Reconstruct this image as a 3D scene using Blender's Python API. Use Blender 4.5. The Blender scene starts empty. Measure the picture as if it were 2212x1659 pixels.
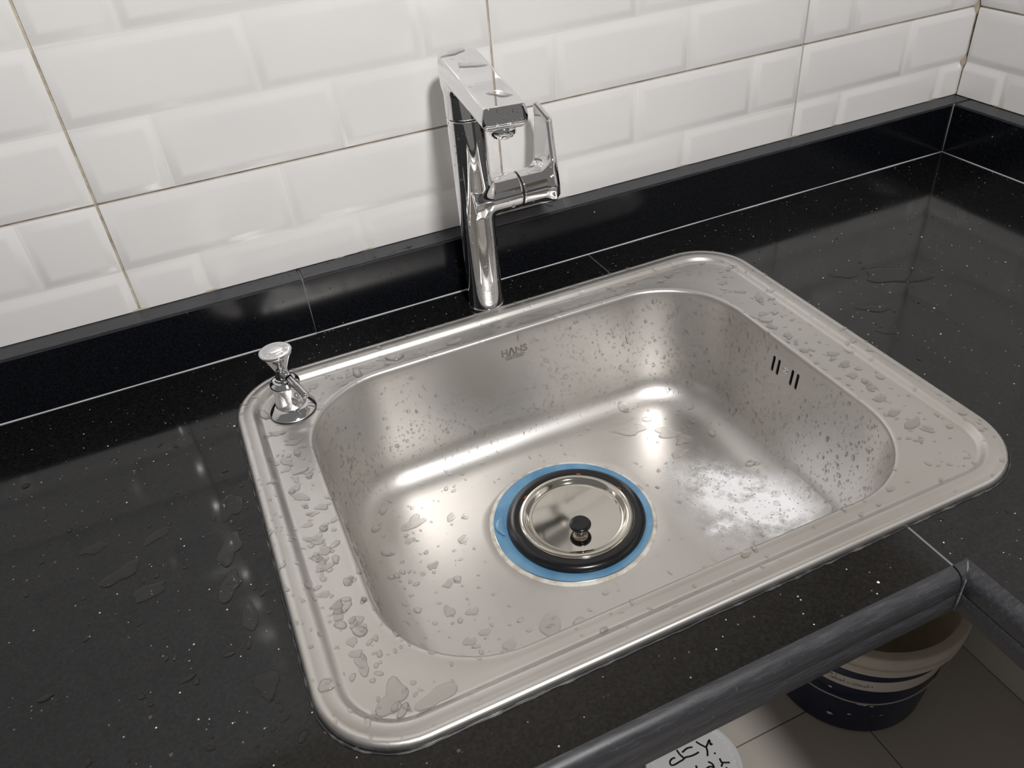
import bpy, bmesh, math, random
import numpy as np
from mathutils import Matrix, Vector

random.seed(7); rng = np.random.default_rng(11)
sc = bpy.context.scene
C = sc.collection
FLOOR = -0.86            # everything is laid out with the worktop surface at z=0 and lifted by 0.86 m at the end

# ------------------------------------------------------------------ camera, world, light, exposure
cam_d = bpy.data.cameras.new('camera'); cam = bpy.data.objects.new('camera', cam_d); C.objects.link(cam)
cam_d.sensor_width = 36.0; cam_d.lens = 36.0 * 1734.78 / 2212.0; cam_d.clip_start = 0.02
R = ((0.9106717, 0.3022902, -0.2815983), (-0.4058630, 0.5273317, -0.7464560), (-0.0771506, 0.7940667, 0.6029144))
cam.matrix_world = Matrix(((*R[0], -1.000206), (*R[1], -0.796701), (*R[2], 0.484082 - FLOOR), (0, 0, 0, 1)))
sc.camera = cam

w = bpy.data.worlds.new('room'); sc.world = w; w.use_nodes = True
bg = w.node_tree.nodes['Background']; bg.inputs['Color'].default_value = (1.0, 0.97, 0.94, 1); bg.inputs['Strength'].default_value = 0.165

ld = bpy.data.lights.new('ceiling_lamp', 'AREA'); ld.shape = 'DISK'; ld.size = 0.12; ld.energy = 15.8; ld.color = (1.0, 0.985, 0.975)
lo = bpy.data.objects.new('ceiling_lamp', ld); C.objects.link(lo)
lo.location = (-0.835, -1.12, 1.12 - FLOOR)
lo.rotation_euler = (Vector((-0.75, -0.1, 0.0 - FLOOR)) - lo.location).to_track_quat('-Z', 'Y').to_euler()

sc.view_settings.view_transform = 'Standard'; sc.view_settings.look = 'None'
sc.view_settings.gamma = 1.0; sc.view_settings.use_curve_mapping = False; sc.view_settings.exposure = 0.0
cy = sc.cycles
cy.max_bounces = 10; cy.glossy_bounces = 6; cy.transmission_bounces = 8; cy.diffuse_bounces = 6
cy.caustics_reflective = True; cy.caustics_refractive = True; cy.sample_clamp_indirect = 6.0; cy.blur_glossy = 0.3

# ------------------------------------------------------------------ materials
MATS = {}
def mat(name, col=(.8, .8, .8), rough=.5, metal=0.0, **kw):
    m = bpy.data.materials.new(name); m.use_nodes = True
    b = m.node_tree.nodes['Principled BSDF']
    b.inputs['Base Color'].default_value = (*col, 1); b.inputs['Roughness'].default_value = rough; b.inputs['Metallic'].default_value = metal
    for k, v in kw.items(): b.inputs[k.replace('_', ' ')].default_value = v
    MATS[name] = m
    return m
class NT:
    def __init__(s, m): s.t = m.node_tree; s.n = s.t.nodes; s.b = s.n['Principled BSDF']; s._co = None
    def node(s, typ, **kw):
        n = s.n.new(typ)
        for k, v in kw.items():
            if k.startswith('i_'):
                key = k[2:].replace('_', ' ')
                if hasattr(v, 'is_output'): s.t.links.new(v, n.inputs[key])
                else: n.inputs[key].default_value = v
            else: setattr(n, k, v)
        return n
    def link(s, a, b): s.t.links.new(a, b)
    def co(s):
        if s._co is None: s._co = s.node('ShaderNodeTexCoord').outputs['Object']
        return s._co
    def noise(s, scale, detail=3.0, vec=None, rough=.5):
        return s.node('ShaderNodeTexNoise', i_Scale=scale, i_Detail=detail, i_Roughness=rough, i_Vector=vec or s.co())
    def ramp(s, fac, stops):
        r = s.node('ShaderNodeValToRGB'); e = r.color_ramp.elements
        while len(e) < len(stops): e.new(.5)
        for k, (pos, c) in enumerate(stops):
            e[k].position = pos; e[k].color = (*c, 1) if len(c) == 3 else c
        s.link(fac, r.inputs['Fac']); return r.outputs['Color']
    def mix(s, fac, a, b):
        m = s.node('ShaderNodeMix', data_type='RGBA')
        for sock, v in ((m.inputs['Factor'], fac), (m.inputs[6], a), (m.inputs[7], b)):
            if hasattr(v, 'is_output'): s.link(v, sock)
            else: sock.default_value = v if not isinstance(v, tuple) else (*v, 1)
        return m.outputs[2]
    def math(s, op, a, b=None, c=None):
        m = s.node('ShaderNodeMath', operation=op)
        for k, v in enumerate((a, b, c)):
            if v is None: continue
            if hasattr(v, 'is_output'): s.link(v, m.inputs[k])
            else: m.inputs[k].default_value = v
        return m.outputs[0]
    def bump(s, h, strength, dist=.001):
        bm = s.node('ShaderNodeBump', i_Strength=strength, i_Distance=dist, i_Height=h); s.link(bm.outputs[0], s.b.inputs['Normal'])

# glazed white tile
m = mat('tile_glaze', (.80, .785, .77), .14); t = NT(m)
n = t.noise(6, 4); t.link(t.ramp(n.outputs['Fac'], [(.3, (.78, .765, .755)), (.7, (.82, .805, .79))]), t.b.inputs['Base Color'])
t.link(t.ramp(t.noise(40, 4).outputs['Fac'], [(.3, (.10,) * 3), (.7, (.22,) * 3)]), t.b.inputs['Roughness'])
t.bump(t.noise(9, 2).outputs['Fac'], .12, .004)
# tan grout
m = mat('grout', (.45, .37, .27), .9); t = NT(m)
t.link(t.ramp(t.noise(60, 5).outputs['Fac'], [(.3, (.33, .27, .20)), (.55, (.51, .45, .36)), (.8, (.63, .58, .51))]), t.b.inputs['Base Color'])
t.bump(t.noise(260, 4).outputs['Fac'], .6, .002)

def granite(name, base, rough, speck=1.0, var=.16):
    m = mat(name, base, rough); t = NT(m)
    n1 = t.noise(420, 3); n2 = t.noise(14, 5)
    col = t.ramp(n1.outputs['Fac'], [(.35, tuple(c * .45 for c in base)), (.62, tuple(c * 1.25 for c in base)), (.78, tuple(c * 1.8 for c in base))])
    # bronze flecks, several millimetres wide and rare
    v = t.node('ShaderNodeTexVoronoi', i_Scale=95.0, i_Vector=t.co(), i_Randomness=1.0)
    pick = t.math('GREATER_THAN', t.node('ShaderNodeSeparateColor', i_Color=v.outputs['Color']).outputs[0], .965)
    inside = t.math('LESS_THAN', t.math('ADD', v.outputs['Distance'], t.math('MULTIPLY', n1.outputs['Fac'], .16)), .20)
    f = t.math('MULTIPLY', pick, inside)
    col = t.mix(t.math('MULTIPLY', f, .45 * speck), col, (.17, .125, .10))
    # silver specks
    v2 = t.node('ShaderNodeTexVoronoi', i_Scale=300.0, i_Vector=t.co(), i_Randomness=1.0)
    sc2 = t.node('ShaderNodeSeparateColor', i_Color=v2.outputs['Color'])
    pick2 = t.math('GREATER_THAN', sc2.outputs[1], .87)
    rad = t.math('MULTIPLY_ADD', sc2.outputs[2], .15, .05)
    f2 = t.math('MULTIPLY', pick2, t.math('LESS_THAN', v2.outputs['Distance'], rad))
    amt = t.math('MULTIPLY', f2, t.math('MULTIPLY_ADD', t.math('POWER', sc2.outputs[0], 3.0), .85, .15))
    col = t.mix(t.math('MULTIPLY', amt, speck), col, (.78, .76, .74))
    # a few large bright crystals
    v3 = t.node('ShaderNodeTexVoronoi', i_Scale=130.0, i_Vector=t.co(), i_Randomness=1.0)
    sc3 = t.node('ShaderNodeSeparateColor', i_Color=v3.outputs['Color'])
    f3 = t.math('MULTIPLY', t.math('GREATER_THAN', sc3.outputs[1], .955), t.math('LESS_THAN', v3.outputs['Distance'], t.math('MULTIPLY_ADD', sc3.outputs[0], .09, .05)))
    col = t.mix(t.math('MULTIPLY', f3, speck * .95), col, (.85, .78, .70))
    t.link(col, t.b.inputs['Base Color'])
    ro = t.math('MULTIPLY_ADD', n2.outputs['Fac'], var, rough - var / 2)
    t.link(ro, t.b.inputs['Roughness'])
    return m
granite('granite_polished', (.0075, .0078, .0085), .10)
granite('granite_upright', (.0055, .0062, .0085), .17, .55, .05)
m = mat('granite_honed', (.04, .042, .05), .42); t = NT(m)
mp = t.node('ShaderNodeMapping', i_Scale=(5.0, 40.0, 40.0), i_Vector=t.co()); n1, n2 = t.noise(9, 6, mp.outputs[0], .65), t.noise(330, 3)
c1 = t.ramp(n1.outputs['Fac'], [(.30, (.024, .025, .028)), (.55, (.038, .039, .044)), (.75, (.070, .073, .082))])
c1 = t.mix(t.ramp(n2.outputs['Fac'], [(.66, (0,) * 3), (.76, (.5,) * 3)]), c1, (.16, .16, .165)); t.link(c1, t.b.inputs['Base Color'])
t.link(t.math('MULTIPLY_ADD', n1.outputs['Fac'], .3, .26), t.b.inputs['Roughness']); t.bump(n2.outputs['Fac'], .06, .0005)
mat('joint_filler', (.52, .52, .53), .7)
mat('seam_filler', (.16, .165, .175), .7)

# brushed stainless steel
m = mat('steel', (.66, .63, .59), .30, 1.0); t = NT(m)
mp = t.node('ShaderNodeMapping', i_Scale=(4.0, 260.0, 260.0), i_Vector=t.co())
br = t.noise(3.0, 3, mp.outputs[0]); cl = t.noise(7, 4)
t.link(t.ramp(cl.outputs['Fac'], [(.3, (.61, .59, .565)), (.7, (.70, .68, .655))]), t.b.inputs['Base Color'])
t.link(t.math('ADD', t.math('MULTIPLY_ADD', br.outputs['Fac'], .10, .305), t.math('MULTIPLY', cl.outputs['Fac'], .08)), t.b.inputs['Roughness'])
t.bump(br.outputs['Fac'], .05, .0006)
mat('steel_bright', (.72, .69, .64), .16, 1.0); mat('steel_mirror', (.66, .63, .57), .075, 1.0)
mat('chrome', (.80, .80, .81), .035, 1.0)
mat('chrome_wet', (.76, .76, .77), .07, 1.0)
mat('black_hole', (.004, .004, .004), .6)
mat('rubber_black', (.006, .006, .0075), .22)
m = mat('film_blue', (.11, .27, .44), .22); t = NT(m)
t.link(t.ramp(t.noise(30, 3).outputs['Fac'], [(.35, (.09, .235, .40)), (.65, (.16, .33, .50))]), t.b.inputs['Base Color'])
mat('film_blue_deep', (.012, .04, .16), .25)
m = mat('sealant', (.62, .60, .55), .6); t = NT(m)
t.link(t.ramp(t.noise(90, 4).outputs['Fac'], [(.3, (.40, .36, .29)), (.6, (.66, .64, .59))]), t.b.inputs['Base Color'])
m = mat('silicone_dark', (.05, .05, .055), .45); t = NT(m)
t.link(t.ramp(t.noise(70, 6).outputs['Fac'], [(.5, (.025, .025, .028)), (.70, (.12, .12, .12)), (.82, (.45, .43, .4))]), t.b.inputs['Base Color'])
mat('rust', (.30, .09, .015), .8)
# water: bends what is seen through its skin and adds a fresnel gloss; light leaves it mostly unbent
m = bpy.data.materials.new('water'); m.use_nodes = True; MATS['water'] = m; t = NT(m); out = t.n['Material Output']
tr = t.node('ShaderNodeBsdfTransparent', i_Color=(1, 1, 1, 1)); rf = t.node('ShaderNodeBsdfRefraction', i_IOR=1.33, i_Roughness=0.0); gl = t.node('ShaderNodeBsdfGlossy', i_Roughness=.02)
front = t.math('SUBTRACT', 1.0, t.node('ShaderNodeNewGeometry').outputs['Backfacing'])
mx = t.node('ShaderNodeMixShader', i_Fac=t.math('MULTIPLY_ADD', front, .50, .35)); t.link(tr.outputs[0], mx.inputs[1]); t.link(rf.outputs[0], mx.inputs[2])
fr = t.node('ShaderNodeFresnel', i_IOR=1.36); m2 = t.node('ShaderNodeMixShader'); t.link(t.math('MULTIPLY', fr.outputs[0], t.math('MULTIPLY_ADD', front, .35, .65)), m2.inputs[0]); t.link(mx.outputs[0], m2.inputs[1]); t.link(gl.outputs[0], m2.inputs[2]); t.link(m2.outputs[0], out.inputs['Surface'])
mat('aerator_mesh', (.30, .30, .31), .35, .9)
mat('floor_tile', (.44, .395, .345), .22)
t = NT(MATS['floor_tile']); t.link(t.ramp(t.noise(5, 5).outputs['Fac'], [(.3, (.68, .63, .57)), (.7, (.73, .68, .62))]), t.b.inputs['Base Color'])
mat('floor_grout', (.20, .17, .13), .9)
m = mat('pail_white', (.66, .60, .52), .45); t = NT(m)
t.link(t.ramp(t.noise(20, 5).outputs['Fac'], [(.3, (.60, .535, .45)), (.7, (.70, .645, .57))]), t.b.inputs['Base Color'])
mat('pail_lid', (.76, .75, .77), .40)
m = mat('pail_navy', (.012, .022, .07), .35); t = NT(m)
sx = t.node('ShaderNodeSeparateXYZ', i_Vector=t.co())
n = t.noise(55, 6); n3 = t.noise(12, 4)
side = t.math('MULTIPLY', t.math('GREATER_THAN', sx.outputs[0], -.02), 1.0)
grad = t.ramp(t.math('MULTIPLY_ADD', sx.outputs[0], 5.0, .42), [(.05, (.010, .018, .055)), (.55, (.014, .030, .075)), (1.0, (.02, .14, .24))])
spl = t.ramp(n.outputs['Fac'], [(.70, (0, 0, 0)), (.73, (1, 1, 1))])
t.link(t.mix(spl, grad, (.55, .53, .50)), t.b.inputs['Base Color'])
mat('print_white', (.72, .66, .60), .4); mat('print_navy', (.014, .018, .055), .35); mat('print_ink', (.10, .10, .14), .5)
mat('print_orange', (.55, .22, .05), .45); mat('print_green', (.34, .33, .06), .45); mat('print_yellow', (.50, .38, .04), .4)
mat('marker_ink', (.006, .006, .010), .4)
mat('wire', (.40, .40, .40), .4, .8)
mat('paint_splash', (.62, .60, .56), .6)
mat('lower_wall', (.78, .72, .64), .6)
mat('stamp', (.17, .155, .14), .35, 1.0)
# dried soap film: thin cloudy layer, seen through where it is thin
m = bpy.data.materials.new('soap_film'); m.use_nodes = True; MATS['soap_film'] = m; t = NT(m)
t.b.inputs['Base Color'].default_value = (.93, .93, .95, 1); t.b.inputs['Roughness'].default_value = .35
at = t.node('ShaderNodeAttribute', attribute_name='cover')
cl = t.noise(34, 7, rough=.68); vo = t.node('ShaderNodeTexVoronoi', i_Scale=170.0, i_Vector=t.co())
spot = t.ramp(vo.outputs['Distance'], [(.20, (.35,) * 3), (.27, (1.5,) * 3), (.36, (1.0,) * 3)])
a = t.math('MULTIPLY', t.ramp(cl.outputs['Fac'], [(.33, (0,) * 3), (.56, (1.0,) * 3)]), at.outputs['Fac'])
a = t.math('MINIMUM', t.math('MULTIPLY', t.math('MULTIPLY', a, spot), 1.5), .96)
t.link(a, t.b.inputs['Alpha'])

# ------------------------------------------------------------------ mesh helpers
ORG = {}
def props(o, label=None, cat=None, group=None, kind=None):
    if label: o['label'] = label
    if cat: o['category'] = cat
    if group: o['group'] = group
    if kind: o['kind'] = kind
    return o
def obj(name, V, F, mats, parent=None, origin=None, smooth=True, midx=None, normals=None, sharp=None):
    """one mesh object; V in worktop coordinates, stored relative to its own origin / its parent's"""
    V = np.asarray(V, float)
    org = np.array(ORG[parent.name]) if parent is not None else np.array(origin if origin is not None else (0, 0, 0), float)
    me = bpy.data.meshes.new(name); me.from_pydata((V - org).tolist(), [], [list(map(int, f)) for f in F]); me.update()
    for mm in (mats if isinstance(mats, (list, tuple)) else [mats]): me.materials.append(MATS[mm])
    if midx is not None: me.polygons.foreach_set('material_index', np.asarray(midx, np.int32))
    if smooth:
        me.polygons.foreach_set('use_smooth', np.ones(len(me.polygons), bool))
        if sharp is not None: me.set_sharp_from_angle(angle=math.radians(sharp))
    if normals is not None: me.normals_split_custom_set_from_vertices([tuple(x) for x in normals])
    o = bpy.data.objects.new(name, me); C.objects.link(o)
    if parent is not None: o.parent = parent
    else: o.location = tuple(org)
    ORG[o.name] = tuple(org)
    return o
def thing(name, loc, label, cat, group=None):
    o = bpy.data.objects.new(name, None); C.objects.link(o); o.empty_display_size = .02
    o.location = loc; ORG[o.name] = tuple(loc); return props(o, label, cat, group)
def box(x0, x1, y0, y1, z0, z1):
    V = [(x, y, z) for z in (z0, z1) for y in (y0, y1) for x in (x0, x1)]
    return V, [(0, 2, 3, 1), (4, 5, 7, 6), (0, 1, 5, 4), (2, 6, 7, 3), (0, 4, 6, 2), (1, 3, 7, 5)]
def bevbox(x0, x1, y0, y1, z0, z1, b=.001, seg=2):
    bm = bmesh.new(); V, F = box(x0, x1, y0, y1, z0, z1); vs = [bm.verts.new(v) for v in V]
    for f in F: bm.faces.new([vs[i] for i in f])
    bmesh.ops.bevel(bm, geom=list(bm.edges), offset=b, segments=seg, profile=.5, affect='EDGES')
    return from_bm(bm)
def from_bm(bm):
    bm.verts.index_update(); V = [tuple(v.co) for v in bm.verts]; F = [[v.index for v in f.verts] for f in bm.faces]; bm.free(); return V, F
def lathe(prof, c=(0, 0, 0), seg=64, axis='z', closed=False):
    V, F = [], []; n = len(prof)
    for k in range(seg):
        a = 2 * math.pi * k / seg
        for r, h in prof:
            p = (r * math.cos(a), r * math.sin(a), h) if axis == 'z' else (h, r * math.cos(a), r * math.sin(a))
            V.append((c[0] + p[0], c[1] + p[1], c[2] + p[2]))
    for k in range(seg):
        k2 = (k + 1) % seg
        for j in range(n if closed else n - 1):
            j2 = (j + 1) % n
            F.append((k * n + j, k2 * n + j, k2 * n + j2, k * n + j2))
    return V, F
def tube(path, r, seg=10, cap=True):
    P = [Vector(p) for p in path]; V, F = [], []
    up = None
    for i, p in enumerate(P):
        d = (P[min(i + 1, len(P) - 1)] - P[max(i - 1, 0)]).normalized()
        if up is None: up = d.orthogonal().normalized()
        up = (up - d * up.dot(d)).normalized(); s = d.cross(up)
        rr = r[i] if isinstance(r, (list, tuple)) else r
        for k in range(seg):
            a = 2 * math.pi * k / seg; V.append(tuple(p + up * (rr * math.cos(a)) + s * (rr * math.sin(a))))
    for i in range(len(P) - 1):
        for k in range(seg):
            k2 = (k + 1) % seg; F.append((i * seg + k, i * seg + k2, (i + 1) * seg + k2, (i + 1) * seg + k))
    if cap: F += [tuple(range(seg))[::-1], tuple((len(P) - 1) * seg + k for k in range(seg))]
    return V, F
def join(*VF):
    V, F = [], []
    for v, f in VF:
        o = len(V); V += [tuple(x) for x in v]; F += [tuple(i + o for i in q) for q in f]
    return V, F
def poly_prism(pts, z0, z1):
    """vertical prism over a (possibly concave) polygon"""
    bm = bmesh.new(); vs = [bm.verts.new((x, y, z0)) for x, y in pts]; f = bm.faces.new(vs)
    r = bmesh.ops.extrude_face_region(bm, geom=[f])
    for v in r['geom']:
        if isinstance(v, bmesh.types.BMVert): v.co.z = z1
    bmesh.ops.recalc_face_normals(bm, faces=bm.faces); return from_bm(bm)
def sdf_mesh(f, lo, hi, step):
    """surface nets on an implicit solid, vertices pulled on to the surface; returns V, F, normals"""
    ax = [np.arange(l, h + step, step) for l, h in zip(lo, hi)]
    G = np.stack(np.meshgrid(*ax, indexing='ij'), -1); D = f(G[..., 0], G[..., 1], G[..., 2]); S = D < 0
    nx, ny, nz = D.shape; cnt = np.zeros((nx - 1, ny - 1, nz - 1)); acc = np.zeros((nx - 1, ny - 1, nz - 1, 3))
    offs = [(i, j, k) for i in (0, 1) for j in (0, 1) for k in (0, 1)]
    sl = lambda A, o: A[o[0]:o[0] + nx - 1, o[1]:o[1] + ny - 1, o[2]:o[2] + nz - 1]
    for a in offs:
        for d in range(3):
            if a[d]: continue
            b = list(a); b[d] = 1
            da, db = sl(D, a), sl(D, b); cr = (da < 0) != (db < 0)
            tt = np.where(cr, da / np.where(cr, da - db, 1), 0)[..., None]
            acc += np.where(cr[..., None], sl(G, a) * (1 - tt) + sl(G, b) * tt, 0); cnt += cr
    act = cnt > 0; idx = -np.ones(cnt.shape, int); idx[act] = np.arange(act.sum()); V = acc[act] / cnt[act][:, None]
    F = []
    for d in range(3):
        e = [(1, 0, 0), (0, 1, 0), (0, 0, 1)][d]; u = [(0, 1, 0), (0, 0, 1), (1, 0, 0)][d]; w2 = [(0, 0, 1), (1, 0, 0), (0, 1, 0)][d]
        n0 = np.array(S.shape) - np.array(e); A = S[:n0[0], :n0[1], :n0[2]]; B = S[e[0]:, e[1]:, e[2]:]
        I = np.argwhere(A != B); I = I[((I - np.array(u) - np.array(w2)) >= 0).all(1)]
        ok = ((I < np.array(cnt.shape))).all(1); I = I[ok]
        q = [I, I - np.array(u), I - np.array(u) - np.array(w2), I - np.array(w2)]
        Q = np.stack([idx[x[:, 0], x[:, 1], x[:, 2]] for x in q], 1); ins = A[I[:, 0], I[:, 1], I[:, 2]]
        Q = np.where(ins[:, None], Q, Q[:, ::-1]); F.append(Q[(Q >= 0).all(1)])
    F = np.concatenate(F); h = step * .05
    def grad(P):
        g = np.stack([f(*(P + np.eye(3)[d] * h).T) - f(*(P - np.eye(3)[d] * h).T) for d in range(3)], 1) / (2 * h)
        return g
    for _ in range(4):
        g = grad(V); V = V - (f(*V.T) / np.maximum((g * g).sum(1), .2))[:, None] * g
    h = step * .35; g = grad(V)
    return V, F, g / np.linalg.norm(g, axis=1)[:, None]
def smin(a, b, k): hh = np.clip(.5 + .5 * (b - a) / k, 0, 1); return b * (1 - hh) + a * hh - k * hh * (1 - hh)
def smax(a, b, k): return -smin(-a, -b, k)
def rbox2(x, y, hx, hy, r):
    qx, qy = np.abs(x) - hx + r, np.abs(y) - hy + r
    return np.minimum(np.maximum(qx, qy), 0) + np.hypot(np.maximum(qx, 0), np.maximum(qy, 0)) - r

# ------------------------------------------------------------------ the setting
T = 0.030; TX = 0.035; H = 0.0694; ZG = 0.1867; PT = 0.4193; RP = 0.0722
XV = -1.0946
V, F = box(-2.4, TX + .12, T + .0030, T + .12, FLOOR, 1.3)
wall_back = props(obj('wall_back', V, F, 'grout', smooth=False, origin=(-1, T, FLOOR)), 'white tiled back wall behind the faucet', kind='structure')
V, F = box(TX + .0030, TX + .12, -1.9, T + .0029, FLOOR, 1.3)
wall_right = props(obj('wall_right', V, F, 'grout', smooth=False, origin=(TX, -1, FLOOR)), 'white tiled side wall at the right corner', kind='structure')
ROWS = {0: (.0, .074, .247, .4193), 1: (.0, .177, .345, .4193)}
def tile_mesh(rows, x0, x1, z0, z1):
    """face relief of one glazed tile pressed with a bevelled brick pattern; u right, v up, w out of the wall"""
    prof = [(0, 0), (.0018, .0003), (.0040, .0012), (.0085, .0030), (.0105, .0034), (.0125, .0035)]
    V, F = [], []
    for (u0, u1, v0, v1) in rows:
        cu0, cu1, cv0, cv1 = max(u0, x0), min(u1, x1), max(v0, z0), min(v1, z1)
        if cu1 - cu0 < .004 or cv1 - cv0 < .004: continue
        base = len(V)
        for d, w_ in prof:
            a, b2, c2, d2 = u0 + d, u1 - d, v0 + d, v1 - d
            for (u, v) in ((a, c2), (b2, c2), (b2, d2), (a, d2)):
                V.append((min(max(u, x0), x1), min(max(v, z0), z1), w_))
        n = len(prof)
        for k in range(n - 1):
            for j in range(4):
                F.append((base + 4 * k + j, base + 4 * k + (j + 1) % 4, base + 4 * k + 4 + (j + 1) % 4, base + 4 * k + 4 + j))
        F.append(tuple(base + 4 * (n - 1) + j for j in range(4)))
    # thin body reaching back to the wall
    b = len(V); V += [(x0, z0, 0.0), (x1, z0, 0.0), (x1, z1, 0.0), (x0, z1, 0.0), (x0, z0, -.003), (x1, z0, -.003), (x1, z1, -.003), (x0, z1, -.003)]
    F += [(b, b + 4, b + 5, b + 1), (b + 1, b + 5, b + 6, b + 2), (b + 2, b + 6, b + 7, b + 3), (b + 3, b + 7, b + 4, b)]
    return V, F
def tile_rows(ul, vl, nrow, first):
    out = []
    for k in range(nrow):
        e = ROWS[(first + k) % 2]
        for a, b in zip(e, e[1:]): out.append((ul + a, ul + b, vl + k * RP, vl + (k + 1) * RP))
    return out
G = .0013
def put_tile(par, right, ul, vl, nrow, first, u0, u1, v0, v1):
    V, F = tile_mesh(tile_rows(ul, vl, nrow, first), u0, u1, v0, v1)
    W = [(u, T - w_, v) for u, v, w_ in V] if not right else [(TX - w_, -u, v) for u, v, w_ in V]
    obj('tile', W, F, 'tile_glaze', par, smooth=True, sharp=34)
for i in range(-3, 3):
    ul = XV + i * PT; u0, u1 = ul + G, min(ul + PT - G, TX - .003)
    if u1 - u0 < .02: continue
    put_tile(wall_back, False, ul, ZG, 4, 0, u0, u1, ZG + G, ZG + 4 * RP - G)             # rows above the grout line
    put_tile(wall_back, False, ul, ZG + 4 * RP, 4, 0, u0, u1, ZG + 4 * RP + G, ZG + 8 * RP - G)
    put_tile(wall_back, False, ul, ZG - 2 * RP, 2, 0, u0, u1, H + .0008, ZG - G)           # cut tiles standing on the upstand
OFF = .0419 - .247
for i in range(0, 5):
    ul = OFF + i * PT; u0, u1 = max(ul + G, -T + .006), ul + PT - G
    put_tile(wall_right, True, ul, ZG, 4, 0, u0, u1, ZG + G, ZG + 4 * RP - G)
    put_tile(wall_right, True, ul, ZG + 4 * RP, 4, 0, u0, u1, ZG + 4 * RP + G, ZG + 8 * RP - G)
    put_tile(wall_right, True, ul, ZG - 2 * RP, 2, 0, u0, u1, H + .0008, ZG - G)
# lumpy grout bead in the corner
path = []; rad = []
for k in range(60):
    z = H + .001 + k * .0075; path.append((TX - .0005 + random.uniform(-.0006, .0006), T + .0005, z))
    b = .0032 + random.uniform(-.0004, .0006)
    for zc in (ZG - .001, ZG - RP, H + .003): b += .0028 * math.exp(-((z - zc) / .006) ** 2)
    rad.append(b)
V, F = tube(path, rad, 10); obj('corner_grout', V, F, 'grout', wall_back)
V, F = tube([(-2.35 + k * .008, T - .0012 + random.uniform(-.0005, .0004), H + .0004) for k in range(298)], [.0011 + random.uniform(-.0006, .0006) + (.0016 if random.random() < .03 else 0) for k in range(298)], 6)
obj('caulk_line', V, F, 'grout', wall_back)
V, F = tube([(TX - .0012 + random.uniform(-.0005, .0004), T - k * .008, H + .0004) for k in range(230)], [.0012 + random.uniform(-.0005, .0006) for k in range(230)], 6)
obj('caulk_line', V, F, 'grout', wall_right)
# plain wall faces under the worktop
V, F = box(TX - .004, TX + .0029, -1.9, T, FLOOR, -.05); obj('skirting_panel', V, F, 'lower_wall', wall_right, smooth=False)
V, F = box(-2.4, TX - .005, T - .004, T + .0029, FLOOR, -.05); obj('skirting_panel', V, F, 'lower_wall', wall_back, smooth=False)
# floor
V, F = box(-2.4, TX + .12, -1.9, T + .12, FLOOR - .05, FLOOR - .0012)
floor = props(obj('floor', V, F, 'floor_grout', smooth=False, origin=(-1, -1, FLOOR)), 'beige tiled floor under the worktop', kind='structure')
for i in range(-4, 2):
    for j in range(-3, 2):
        x0, x1, y0, y1 = -.236 + i * .6, -.236 + (i + 1) * .6, -.258 + j * .6, -.258 + (j + 1) * .6
        x0, x1, y0, y1 = max(x0, -2.4) + .0012, min(x1, TX - .004) - .0012, max(y0, -1.9) + .0012, min(y1, T - .004) - .0012
        if x1 - x0 < .02 or y1 - y0 < .02: continue
        V, F = box(x0, x1, y0, y1, FLOOR - .004, FLOOR); obj('floor_tile', V, F, 'floor_tile', floor, smooth=False)

# ------------------------------------------------------------------ worktop, upstands
XS = -.5825; YF = -.559; XI = -.567; TH = .020
HX0, HX1, HY0, HY1 = -1.017, -.453, -.498, -.080
def edge_strip(along, a0, a1, base, mitre0=0, mitre1=0):
    prof = [(0, 0), (.0030, -.0002), (.0062, -.0014), (.0088, -.0036), (.0105, -.0068), (.0112, -.0105), (.0112, -.0200), (.0104, -.0212), (.0112, -.0224),
            (.0114, -.0395), (.0100, -.0415), (-.020, -.0415), (-.020, -.0205), (0, -.0205)]
    V, F = [], []; n = len(prof); N = 40
    for k in range(N + 1):
        for d, z in prof:
            s0, s1 = a0 + mitre0 * max(d, 0), a1 + mitre1 * max(d, 0); s = s0 + (s1 - s0) * k / N
            wob = .0005 * math.sin(s * 61) * math.sin(s * 17 + 1) if 0 < d < .006 else 0
            V.append((s, base - d - wob, z) if along == 'x' else (base - d - wob, s, z))
    for k in range(N):
        for j in range(n): F.append((k * n + j, k * n + (j + 1) % n, (k + 1) * n + (j + 1) % n, (k + 1) * n + j))
    F += [tuple(range(n)), tuple(N * n + j for j in range(n))[::-1]]
    if along == 'y': F = [f[::-1] for f in F]
    return V, F
slab_l = thing('countertop_slab', (-1.4, -.3, -TH), 'black speckled granite worktop slab left of the thin seam, around the sink', 'countertop')
V, F = poly_prism([(-2.35, YF), (XS, YF), (XS, HY0), (HX0, HY0), (HX0, HY1), (XS, HY1), (XS, -.0003), (-2.35, -.0003)], -TH, 0)
obj('slab', V, F, 'granite_polished', slab_l, smooth=False)
V, F = edge_strip('x', -2.35, XS, YF); obj('front_edge', V, F, 'granite_honed', slab_l, sharp=40)
slab_r = thing('countertop_slab', (-.25, -.6, -TH), 'black speckled granite worktop slab right of the seam, turning the corner', 'countertop')
x0 = XS + .0016
V, F = poly_prism([(x0, YF), (XI, YF), (XI, -1.85), (-.0003, -1.85), (-.0003, -.0003), (x0, -.0003), (x0, HY1), (HX1, HY1), (HX1, HY0), (x0, HY0)], -TH, 0)
obj('slab', V, F, 'granite_polished', slab_r, smooth=False)
V, F = edge_strip('x', x0, XI, YF, 0, -1); obj('front_edge', V, F, 'granite_honed', slab_r, sharp=40)
V, F = edge_strip('y', YF, -1.85, XI, -1, 0); obj('front_edge', V, F, 'granite_honed', slab_r, sharp=40)
V, F = join(box(XS - .0001, x0 + .0001, YF, HY0, -TH, .0002), box(XS - .0001, x0 + .0001, HY1, -.001, -TH, -.0009))
obj('seam_line', V, F, 'seam_filler', slab_r, smooth=False)
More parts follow.
